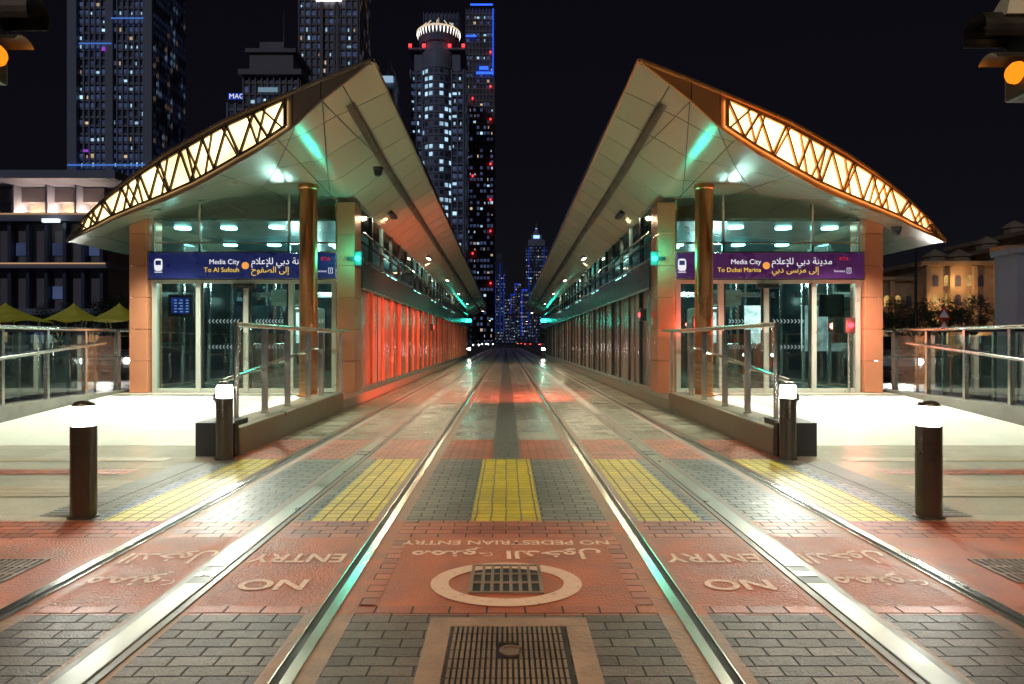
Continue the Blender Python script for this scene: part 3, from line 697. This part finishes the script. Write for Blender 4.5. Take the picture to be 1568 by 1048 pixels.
# ------------------------------------------------------------------ skyscrapers
M['t_dark']=pbr('tower_glass_dark',(.12,.13,.20),.35,.2,noise=.3,nscale=.05)
M['t_grey']=pbr('tower_concrete',(.36,.36,.45),.6,noise=.15,nscale=.1)
M['t_brown']=pbr('tower_stone',(.32,.27,.28),.6,noise=.15,nscale=.1)
M['w_cyan']=emit('window_cyan',(.5,.8,1),.85,.6,.2); M['w_warm']=emit('window_warm',(1,.72,.45),.5,.6,.2); M['w_dim']=emit('window_dim',(.30,.42,.9),.12,.6,.15)
M['w_blue']=emit('light_blue',(.03,.12,1),1.8); M['w_red']=emit('light_red',(1,.04,.05),3); M['w_white']=emit('light_white',(1,.95,.85),2.2); M['w_purple']=emit('light_purple',(.5,.1,.9),.6)
def tower(name,x0,x1,y,z1,depth,fh,bays,pc=.08,pw=.04,pd=.3,frame='t_grey',core='t_dark',fin=.5,z0=0,seed=1,par=None,slab=.25):
    rng=random.Random(seed); e=par or empty(name)
    b=B(); b.box(x0,x1,y,y+depth,z0,z1); b.make('core',core,e)
    bw=(x1-x0)/bays; nf=int((z1-z0)/fh); f=B()
    for i in range(bays+1):
        f.box(x0+i*bw-.12*bw,x0+i*bw+.12*bw,y-fin,y-.02,z0,z1+.5)
    for k in range(nf+1): f.box(x0+.15*bw,x1-.15*bw,y-fin*.5,y-.03,z0+k*fh-slab*fh*.5,z0+k*fh+slab*fh*.5)
    fx=x1 if (x0+x1)<0 else x0; sg=1 if fx==x1 else -1
    nb=max(2,int(depth/bw))
    for i in range(nb+1): 
        yy=y+i*depth/nb; f.box(min(fx+sg*.02,fx+sg*fin),max(fx+sg*.02,fx+sg*fin),yy-.1*bw,yy+.1*bw,z0,z1+.5)
    f.make('frame',frame,e)
    W={'w_cyan':B(),'w_warm':B(),'w_dim':B()}
    for k in range(nf):
        fl=rng.uniform(.3,1.8)
        for i in range(bays):
            r=rng.random()/fl; key='w_cyan' if r<pc else 'w_warm' if r<pc+pw else 'w_dim' if r<pc+pw+pd else None
            if key:
                a=x0+i*bw+.16*bw; c=x0+(i+1)*bw-.16*bw; zz=z0+k*fh+slab*fh*.6; hh=.5
                if key!='w_dim':
                    w=(c-a); 
                    if rng.random()<.7: a+=w*rng.uniform(0,.5); c=a+w*rng.uniform(.2,.5)
                    hh=rng.uniform(.25,.5)
                W[key].quad((a,y-.15,zz),(c,y-.15,zz),(c,y-.15,zz+fh*hh),(a,y-.15,zz+fh*hh))
        for i in range(nb):
            r=rng.random()/fl; key='w_cyan' if r<pc*.7 else 'w_warm' if r<pc+pw else 'w_dim' if r<pc+pw+pd else None
            if key:
                a=y+(i+.2)*depth/nb; c=y+(i+.8)*depth/nb; zz=z0+k*fh+slab*fh*.6; xx=fx+sg*.15
                W[key].quad((xx,a,zz),(xx,c,zz),(xx,c,zz+fh*.5),(xx,a,zz+fh*.5))
    for k,w in W.items(): w.make('windows_'+k[2:],k,e)
    return e
e=tower('skyscraper',-190,-156,300,175,30,3.7,14,.12,.05,.55,'t_grey','t_dark',1.0,seed=2,slab=.3)
b=B(); b.box(-191.5,-187.5,297.6,298.9,0,178); b.box(-158.5,-154.5,297.6,298.9,0,178); b.box(-174.5,-171.5,297.4,298.8,0,182); b.make('stone_edges','t_grey',e)
b=B(); b.box(-191,-155,297.1,297.5,78,78.6); b.box(-191,-155,297.1,297.5,71,71.5); b.box(-186,-172,297.1,297.4,131,131.5); b.box(-172,-158,297.1,297.4,142,142.5); b.make('light_bands',emit('band_blue',(.1,.3,1),.55),e)
b=B(); b.box(-176,-174.6,297,297.3,128,129.6); b.box(-184,-182,297,297.3,84,85); b.make('accent_lights','w_purple',e)
e=tower('skyscraper',-106,-76,350,190,28,4.2,10,.14,.06,.3,'t_brown','t_dark',1.0,seed=3)
b=B(); b.box(-97,-84,348,348.4,175,178); b.make('top_lights','w_white',e)
b=B(); b.box(-109,-106.2,349,370,0,150); b.box(-95,-93.5,348.2,348.9,0,190); b.box(-87,-85.5,348.2,348.9,0,190); b.make('side_wing','t_brown',e)
e=tower('skyscraper',-96,-76,250,98,20,4.0,9,.08,.05,.3,'t_brown','t_dark',.8,seed=4)
b=B(); b.box(-97.5,-74.5,248,271,98.5,100.5); b.box(-94,-78,250,270,100.5,107); b.box(-95.2,-76.8,249,271,107,108.4); b.box(-91,-82,252,268,108.4,112)
b.tube((-83,255,112),(-83,255,125),.25,6,.05); b.make('stepped_cornice','t_brown',e)
b=B(); b.box(-90,-83,247.6,247.9,92,93.6); b.make('lit_loggia',emit('dim_cyan',(.5,.8,1),.3),e)
e=tower('office_building',-104,-86,255,90,20,4,6,.05,.05,.2,'t_grey','t_dark',.6,seed=5)
b=B(); b.box(-104,-97.5,253.6,254,91,91.3); b.make('sign_frame','dark_metal',e)
text('roof_sign','MAG',(-100.3,254,92.6),(PI/2,0,0),2.6,'txt_w',e)
b=B(); b.box(-103.5,-97,254.2,254.4,91.3,93.9); b.make('sign_backing',emit('sign_glow',(.02,.1,1),.35),e)
e=tower('skyscraper',-71,-61,380,142,14,4.2,5,.05,.02,.3,'t_grey','t_dark',.6,seed=6)
b=B(); b.box(-70,-62,381,393,142,150); b.lathe((-66,387,150),[(4,0),(3.2,4),(1.4,7),(.3,12)],12); b.make('tower_head','t_grey',e)
b=B(); b.box(-69,-63,379,380.9,146,149); b.make('head_lights',emit('pale_blue',(.5,.75,1),.6),e)
Y=400
e=tower('skyscraper',-56,-25,Y,160,30,4.4,9,.34,.02,.3,'t_grey','t_dark',1.3,seed=8)
b=B(); b.lathe((-40.5,Y+4,0),[(9.5,0),(9.5,166),(9.0,170)],24)
for k in range(37): b.lathe((-40.5,Y+4,2+k*4.4),[(9.9,0),(9.9,.7)],24)
b.make('central_bay',pbr('pale_concrete',(.38,.39,.50),.6),e)
w=B(); wd=B(); rng=random.Random(4)
for k in range(36):
    for a in(-75,-50,-25,0,25,50,75):
        r0=rng.random()
        if r0<.85:
            t=math.radians(-90+a*.75); zz=3.4+k*4.4; r=9.62
            t0,t1=t-.11,t+.11
            q=((-40.5+r*math.cos(t0),Y+4+r*math.sin(t0),zz),(-40.5+r*math.cos(t1),Y+4+r*math.sin(t1),zz),(-40.5+r*math.cos(t1),Y+4+r*math.sin(t1),zz+2.2),(-40.5+r*math.cos(t0),Y+4+r*math.sin(t0),zz+2.2))
            (w if r0<.46 and abs(a) in(25,50,75) else wd).quad(*q)
w.make('bay_windows','w_cyan',e); wd.make('bay_windows_dark','t_dark',e)
b=B(); b.box(-54,-27,Y+1,Y+28,160.5,170); b.lathe((-40.5,Y+10,170),[(13,0),(13,2),(10.5,2.2),(10.5,8),(11.5,8.2),(12.8,15),(12.8,16),(11,16.4)],32)
b.box(-57,-24,Y-1.6,Y+30,172,173); b.make('crown_base','t_grey',e)
b=B()
for i in range(36):
    t=2*PI*i/36; b.tube((-40.5+11*math.cos(t),Y+10+11*math.sin(t),179.2),(-40.5+12.9*math.cos(t),Y+10+12.9*math.sin(t),185.5),.36,5)
b.lathe((-40.5,Y+10,178.2),[(11.2,0),(11.4,.6)],32)
b.make('crown_lights',emit('crown_white',(1,.93,.82),2.4),e)
b=B(); b.lathe((-40.5,Y+10,185.8),[(13.1,0),(13.1,.9),(12,1)],32); b.tube((-40.5,Y+10,187),(-40.5,Y+10,196),.4,6,.1)
for i in range(12):
    t=2*PI*i/12; b.tube((-40.5+12*math.cos(t),Y+10+12*math.sin(t),187),(-40.5+8*math.cos(t),Y+10+8*math.sin(t),191),.3,5)
b.make('crown_ring',emit('ring_warm',(1,.78,.55),.8),e)
b=B()
for x in(-56,-48,-33,-25): b.box(x-.9,x+.9,Y-2.2,Y-1.7,173.2,175)
b.make('aviation_lights','w_red',e)
e=tower('skyscraper',-58,-34,480,232,26,4.3,9,.10,.03,.2,'t_dark','t_dark',1,seed=31)
e=tower('skyscraper',-27,-8.6,460,225,24,3.9,8,.07,.04,.35,'t_brown','t_dark',1.0,seed=9)
b=B(); b.box(-24,-9,457.5,458,227,228); b.box(-20,-9,457.5,458,181,182.4); b.box(-27,-20,457.5,458,206,207); b.box(-18,-12,457.5,458,184,186); b.box(-9.0,-8.6,457.5,458,180,225); b.make('blue_crown_lights','w_blue',e)
b=B()
for z in(40,75,96,120,150,172,195): b.box(-11,-10,457.4,458,z,z+1.3); 
for z in(60,112,164): b.box(-23,-22,457.4,458,z,z+1.3)
b.make('aviation_lights','w_red',e)
e=tower('skyscraper',-17,-1,900,95,14,4.0,8,.05,.12,.3,'t_dark','t_dark',.6,seed=10)
b=B(); 
for x in(-14,-8,-3): b.box(x-.3,x+.3,898.5,899,15,105-abs(x+8)*3)
b.make('blue_strips',emit('blue_strip',(.03,.1,1),.4),e)
b=B(); b.box(-15,-4,900,912,95,108); b.box(-13,-6,902,910,108,118); b.make('upper_tiers','t_dark',e)
e=tower('skyscraper',26,54,900,128,20,4.0,11,.06,.1,.3,'t_dark','t_dark',.8,seed=11)
b=B(); b.box(29,51,899,915,128,136); b.box(33,47,901,913,136,143); b.lathe((40,907,143),[(5,0),(3,5),(1,9),(.4,16)],10); b.make('tiers_and_spire','t_grey',e)
b=B(); b.box(36,44,900.5,901,138,142); b.lathe((40,907,147),[(2.2,0),(1.2,5)],10); b.make('spire_light',emit('spire_blue',(.3,.5,1),2.0),e)
b=B(); 
for x in(30,50): b.box(x-.4,x+.4,897.5,898,20,126)
b.make('blue_strips',emit('blue_strip2',(.03,.1,1),.3),e)
BS=emit('blue_strip3',(.03,.08,1),.7)
for i,(x,w_,h,yy,sd) in enumerate(((-32,14,70,700,12),(-22,10,55,620,13),(16,9,60,760,14),(60,16,60,800,15),(3,10,42,1000,16),(-60,22,50,640,17),(6,9,78,1100,18),(-2,7,60,850,19),(-12,9,88,1150,20),(56,12,92,1050,22),(14,12,104,1200,24))):
    e=tower('office_building',x,x+w_,yy,h,12,4,5,.10,.14,.35,'t_dark','t_dark',.5,seed=sd)
    if i in(0,2,6,8,9,10):
        b=B(); b.box(x+1.2,x+1.9,yy-1.2,yy-.7,8,h-3); b.box(x+1,x+w_-1,yy-1.2,yy-.7,h-1.5,h-.3); b.make('facade_light_strip',BS,e)

# ------------------------------------------------------------------ left low building
e=empty('office_building')
b=B(); b.box(-70,-35,60,85,0,11.6); b.box(-70,-36.5,62,85,13.9,15.2); b.make('walls','t_brown',e)
b=B(); b.box(-71,-33.6,58.6,86,15.3,16.0); b.box(-70.5,-34.2,59,86,11.7,12.4); b.box(-71,-34.5,58.9,86,7.6,8.1); b.box(-71,-34.5,58.9,86,3.6,4.1); b.make('slabs','t_grey',e)
b=B(); b.box(-70,-37,63,85,12.4,13.9); b.make('attic_wall',pbr('pale_wall',(.42,.37,.31),.6),e)
b=B(); b.box(-70,-34.6,58.82,58.88,7.95,8.05); b.box(-70,-34.6,58.92,58.98,12.25,12.33); b.make('cove_light_strips',emit('cove_warm',(1,.6,.3),.5),e)
b=B()
for i in range(22): x=-69+i*1.6; b.box(x,x+.3,59.4,59.95,0,11.6)
b.make('pilasters','t_dark',e)
b=B(); b2=B(); rng=random.Random(12)
for i in range(21):
    for k,z in enumerate((1.2,5.0,8.8)):
        r0=rng.random()
        if r0<.45: x=-68.6+i*1.6; (b if r0>.16 else b2).quad((x,59.9,z),(x+1.1,59.9,z),(x+1.1,59.9,z+1.1),(x,59.9,z+1.1))
b.make('windows_dim','w_dim',e); b2.make('windows_lit',emit('office_window_warm',(1,.66,.36),.28,.6,.5),e)
b=B(); b.box(-39.6,-38.2,58.2,58.5,11.45,11.75); b.make('balcony_lamp',emit('cool_lamp',(.8,.95,1),1.5),e)
for x in(-43.2,-40.2,-37.6):
    b=B(); b.box(x-.5,x+.5,61.6,61.8,12.4,12.55); b.make('wall_washer','w_white',e); light('wall_light','POINT',(x,61.9,12.9),170,(1,.76,.52),e,.2)
    b=B(); b.box(x-1.0,x-.8,61.0,63,12.4,15.3); b.make('fin','t_grey',e)

# right hotel
e=empty('hotel_building'); st=pbr('sandstone',(.42,.30,.19),.7,noise=.2,nscale=.6)
b=B(); b.box(44,50,84,100,0,8.8); b.box(50,58.5,82,100,0,10.4); b.box(58.5,75,80,100,0,12.0); b.box(62,70,81,95,12,14); b.make('walls',st,e)
b=B(); b.box(43.6,50.2,83.5,100,8.8,9.2); b.box(49.6,58.7,81.5,100,10.4,10.9); b.box(58,75,79.4,100,12,12.5); b.box(61.5,70.5,80.4,96,14,14.5)
b.box(49.9,58.6,81.7,81.98,4.9,5.15); b.box(58.3,75,79.7,79.98,4.9,5.15); b.box(58.3,75,79.7,79.98,8.4,8.65)
for x in(46,54,57,60.5,64,67.5): 
    zt={46:9.2,54:10.9,57:10.9,60.5:12.5,64:14.5,67.5:14.5}[x]; b.lathe((x,86,zt),[(1.3,0),(1.3,.9),(1.5,1.0),(1.0,1.5),(.1,2.0)],10)
b.make('cornices_and_turrets',st,e)
b=B()
for x,y,h in((50.2,81.9,10.3),(53,81.9,10.3),(55.8,81.9,10.3),(58.7,79.9,11.9),(61.5,79.9,11.9),(64.3,79.9,11.9),(44.2,83.9,8.7),(47,83.9,8.7)): b.box(x,x+.5,y-.4,y-.005,0,h)
b.make('pilasters',st,e)
wl=B(); wd=B(); rng=random.Random(21)
for x0,x1,y,zt in((44.9,49.8,84,8),(51,58,82,10),(59.4,70,80,11)):
    z=1.0
    while z<zt-1.2:
        x=x0+.2
        while x<x1-.6:
            n=8; pts=[(x,y-.06,z),(x+.7,y-.06,z),(x+.7,y-.06,z+1.0)]+[(x+.35+.35*math.cos(PI*i/n),y-.06,z+1.0+.35*math.sin(PI*i/n)) for i in range(1,n)]+[(x,y-.06,z+1.0)]
            (wl if rng.random()<.35 else wd).quad(*pts); x+=1.35
        z+=2.3
wl.make('lit_windows',emit('hotel_window',(1,.62,.2),.6,.5,.7),e); wd.make('dark_windows','t_dark',e)
for x,y,z in((47.2,82.5,1.5),(51.5,80.5,5.5),(56,80.3,1.8),(59.8,78.2,7),(64,78,9.5),(54,80.5,8.4)): light('facade_light','POINT',(x,y,z),210,(1,.55,.22),e,.1)
e=tower('office_building',78,110,120,15,20,3.6,9,.02,.06,.2,'t_brown','t_dark',.5,seed=40)

# ------------------------------------------------------------------ tents, trees
def tent(x,y,w=2.6,h=2.15):
    e=empty('shade_tent',(x,y,0)); vs=[];k=9
    b=B()
    for j in range(k):
        u=j/(k-1); r=(1-u)**1.35; z=h+.8*u
        for i in range(16):
            t=2*PI*i/16; cc,ss=math.cos(t),math.sin(t); mx=max(abs(cc),abs(ss)); sag=0.06*math.cos(4*t)*(1-u)
            vs.append((w*.5*r*cc/mx+.0,w*.5*r*ss/mx,z+sag))
    b.add(vs,[(j*16+i,j*16+(i+1)%16,(j+1)*16+(i+1)%16,(j+1)*16+i) for j in range(k-1) for i in range(16)]); b.make('canopy','tent',e,smooth=True)
    b=B(); 
    for a in(-1,1):
        for c in(-1,1): b.tube((a*w*.48,c*w*.48,0),(a*w*.48,c*w*.48,h),.04,8)
    b.make('poles','steel',e)
for x in(-22.0,-19.0,-17.0): tent(x,30,1.9 if x>-21 else 2.6)
def tree_mesh(seed):
    rng=random.Random(seed); b=B(); L=B()
    b.tube((0,0,0),(.1,.05,1.5),.14,8,.09); tips=[]
    for i in range(7):
        a=2*PI*i/7+rng.uniform(-.3,.3); r=rng.uniform(.6,1.3); z=rng.uniform(2.1,3.4)
        p=(.1+r*math.cos(a)*.5,.05+r*math.sin(a)*.5,1.5+(z-1.5)*.5); q=(r*math.cos(a),r*math.sin(a),z); b.tube((.1,.05,1.4),p,.07,6,.045); b.tube(p,q,.045,5,.015); tips.append(q)
        q2=(q[0]*.5+rng.uniform(-.4,.4),q[1]*.5+rng.uniform(-.4,.4),z+rng.uniform(.1,.7)); b.tube(p,q2,.03,5,.01); tips.append(q2)
    for t in tips:
        R=rng.uniform(.4,.7)
        for i in range(190):
            d=Vector((rng.gauss(0,1),rng.gauss(0,1),rng.gauss(0,.8))).normalized()*R*rng.random()**.4; c=Vector(t)+d
            u=Vector((rng.gauss(0,1),rng.gauss(0,1),rng.gauss(0,1))).normalized(); w=u.orthogonal().normalized(); s=rng.uniform(.035,.075)
            L.quad(c-u*s,c+w*s*.5,c+u*s,c-w*s*.5)
    return b,L
TM=[tree_mesh(s) for s in(1,2)]
tmesh=[]
def tree(x,y,s,k,rot):
    e=empty('tree',(x,y,0)); e.scale=(s*1.25,s*1.25,s); e.rotation_euler=(0,0,rot)
    if len(tmesh)<=k:
        a=TM[k][0].make('trunk_and_limbs','bark',e,smooth=True); c=TM[k][1].make('crown','foliage',e); tmesh.append((a.data,c.data))
    else:
        for nm,me in zip(('trunk_and_limbs','crown'),tmesh[k]): o=bpy.data.objects.new(nm,me); COL.objects.link(o); o.parent=e
rng=random.Random(5)
tree(26,45,1.0,0,0); tree(29.5,46,1.1,1,1)
for i in range(9): tree(28+i*2.6+rng.uniform(-.6,.6),46+rng.uniform(-2,6),rng.uniform(.9,1.2),i%2,rng.random()*6)
for i in range(7): tree(-34+i*2.8+rng.uniform(-.6,.6),38+rng.uniform(-2,4),rng.uniform(.8,1.1),i%2,rng.random()*6)
for i in range(6):
    for s in(-1,1): tree(s*(6.5+rng.random()*1.5),62+i*14,rng.uniform(.9,1.2),i%2,rng.random()*6)

# ------------------------------------------------------------------ cars
M['headl']=emit('headlight',(1,.98,.92),60); M['taill']=emit('taillight',(1,.03,.02),6)
def car(x,y,rot,col,lit=0):
    e=empty('car',(x,y,0)); e.rotation_euler=(0,0,rot)
    pm=pbr('car_paint',col,.25,.4,noise=.03,coat=.6)
    sec=[(-2.25,.38,.62,.64,.70,.60),(-2.15,.25,.72,.76,.84,.70),(-1.3,.22,.86,.90,.89,.74),(-.95,.22,.93,.98,.90,.72),(-.25,.22,.95,1.40,.90,.62),(.6,.22,.96,1.45,.90,.62),(1.35,.22,.98,1.30,.89,.62),(1.85,.24,.98,1.02,.87,.70),(2.2,.30,.90,.93,.82,.68),(2.27,.42,.75,.77,.74,.62)]
    b=B(); g=B(); vs=[]
    for (yy,z0,zb,zr,w,wr) in sec: vs+= [(-w*.92,yy,z0),(-w,yy,(z0+zb)/2),(-w*.97,yy,zb),(-wr,yy,zr),(wr,yy,zr),(w*.97,yy,zb),(w,yy,(z0+zb)/2),(w*.92,yy,z0)]
    fb=[];fg=[]
    for i in range(len(sec)-1):
        for j in range(8):
            f=(i*8+j,i*8+(j+1)%8,(i+1)*8+(j+1)%8,(i+1)*8+j)
            if (j in(2,4) and 3<=i<=6) or (j==3 and i in(3,6)): fg.append(f)
            else: fb.append(f)
    n=len(sec)-1; fb+=[tuple(range(8)),tuple(n*8+k for k in range(8))[::-1]]
    b.add(vs,fb); b.make('body',pm,e,smooth=True); g.add(vs,fg); g.make('windows','black',e)
    w=B(); r=B()
    for sx in(-.82,.82):
        for yy in(-1.4,1.4): w.tube((sx-.1,yy,.32),(sx+.1,yy,.32),.32,20); r.tube((sx-.11,yy,.32),(sx+.11,yy,.32),.19,14)
    w.make('tyres','black',e,smooth=True); r.make('rims','chrome',e)
    h=B(); t=B()
    for sx in(-.62,.62): h.tube((sx,-2.18,.62),(sx,-2.28,.62),.085,14); t.box(sx-.14,sx+.14,2.2,2.29,.68,.82)
    h.make('headlights','headl',e); t.make('tail_lights','taill',e)
    b=B(); b.box(-.5,.5,-2.30,-2.2,.34,.48); b.make('grille','black',e)
    b=B(); 
    for sx in(-1,1): b.box(min(sx*.9,sx*1.05),max(sx*.9,sx*1.05),-.85,-.7,.93,1.05)
    b.make('mirrors',pm,e,bevel=.02)
    if lit: light('headlamp_beam','SPOT',(0,-2.4,.65),lit,(1,.97,.9),e,.1,(0,-1,-.05),110,.8)
car(12.6,23,-.30,(.4,.4,.42),450); car(17.2,24,-.45,(.08,.02,.02),250); car(15.2,20.5,PI-.3,(.05,.05,.06)); car(21.5,30,-.5,(.5,.5,.5)); car(12.2,34,-.2,(.1,.1,.12)); car(18.5,33,PI-.4,(.1,.1,.12))
car(-13.5,24,.30,(.3,.3,.3),250); car(-17.5,22,PI+.3,(.05,.05,.06)); car(-19,34,.4,(.5,.5,.48))
for x,y,r in((-6.5,150,0),(-4,175,0),(5,160,PI),(7.5,140,PI),(4,210,PI),(-7,220,0),(10,200,0)): car(x,y,r,(.3,.3,.3))

# warning sign
e=empty('warning_sign',(16.0,25,0)); b=B(); b.tube((0,0,0),(0,0,2.6),.04,10); b.make('pole','steel',e)
for z,h in((2.05,.5),(1.65,.42)):
    b=B(); b.add([(-h*.58,-.05,z),(h*.58,-.05,z),(0,-.05,z+h),(-h*.58,-.03,z),(h*.58,-.03,z),(0,-.03,z+h)],[(0,1,2),(5,4,3),(0,3,4,1),(1,4,5,2),(2,5,3,0)]); b.make('red_border','redp',e)
    b=B(); b.quad((-h*.36,-.056,z+h*.13),(h*.36,-.056,z+h*.13),(0,-.056,z+h*.76)); b.make('white_face','white',e)
e=empty('utility_kiosk',(9.85,12.9,0)); b=B(); b.box(-.2,.6,0,.6,0,2.9); b.make('pillar','t_grey',e,bevel=.02); b=B(); b.box(-.25,.65,-.05,.65,2.9,3.0); b.make('cap','t_grey',e); b=B(); b.box(-.1,.5,-.012,-.002,.3,2.5); b.make('door','t_grey',e)

# ------------------------------------------------------------------ world, added skyline fill, camera
w=bpy.data.worlds.new('World'); S.world=w; w.use_nodes=True; nt=w.node_tree; nt.nodes.clear()
o=N(nt,'ShaderNodeOutputWorld'); sk=N(nt,'ShaderNodeTexSky',sky_type='NISHITA'); sk.sun_disc=False; sk.sun_elevation=math.radians(35); sk.sun_rotation=math.radians(200)
b1=N(nt,'ShaderNodeBackground'); b1.inputs[1].default_value=.0005; nt.links.new(sk.outputs[0],b1.inputs[0])
b2=N(nt,'ShaderNodeBackground'); b2.inputs[0].default_value=(.30,.22,.40,1); b2.inputs[1].default_value=.009
ad=N(nt,'ShaderNodeAddShader'); nt.links.new(b1.outputs[0],ad.inputs[0]); nt.links.new(b2.outputs[0],ad.inputs[1]); nt.links.new(ad.outputs[0],o.inputs[0])
l=bpy.data.lights.new('skyline_fill_sun','SUN'); l.energy=.27; l.color=(.74,.82,1); l.angle=math.radians(.5); lo=bpy.data.objects.new('skyline_fill_sun',l); COL.objects.link(lo)  # unseen sun lamp added to lift the dark towers
lo.rotation_euler=Vector((.35,.85,-.62)).to_track_quat('-Z','Y').to_euler()
c=bpy.data.cameras.new('camera'); c.lens=24; c.sensor_width=36; c.shift_x=.0057; c.clip_end=6000; c.clip_start=.05
co=bpy.data.objects.new('camera',c); co.location=(0,0,1.22); co.rotation_euler=(math.pi/2,0,0); COL.objects.link(co); S.camera=co
S.view_settings.view_transform='Standard'; S.view_settings.look='None'; S.view_settings.exposure=0
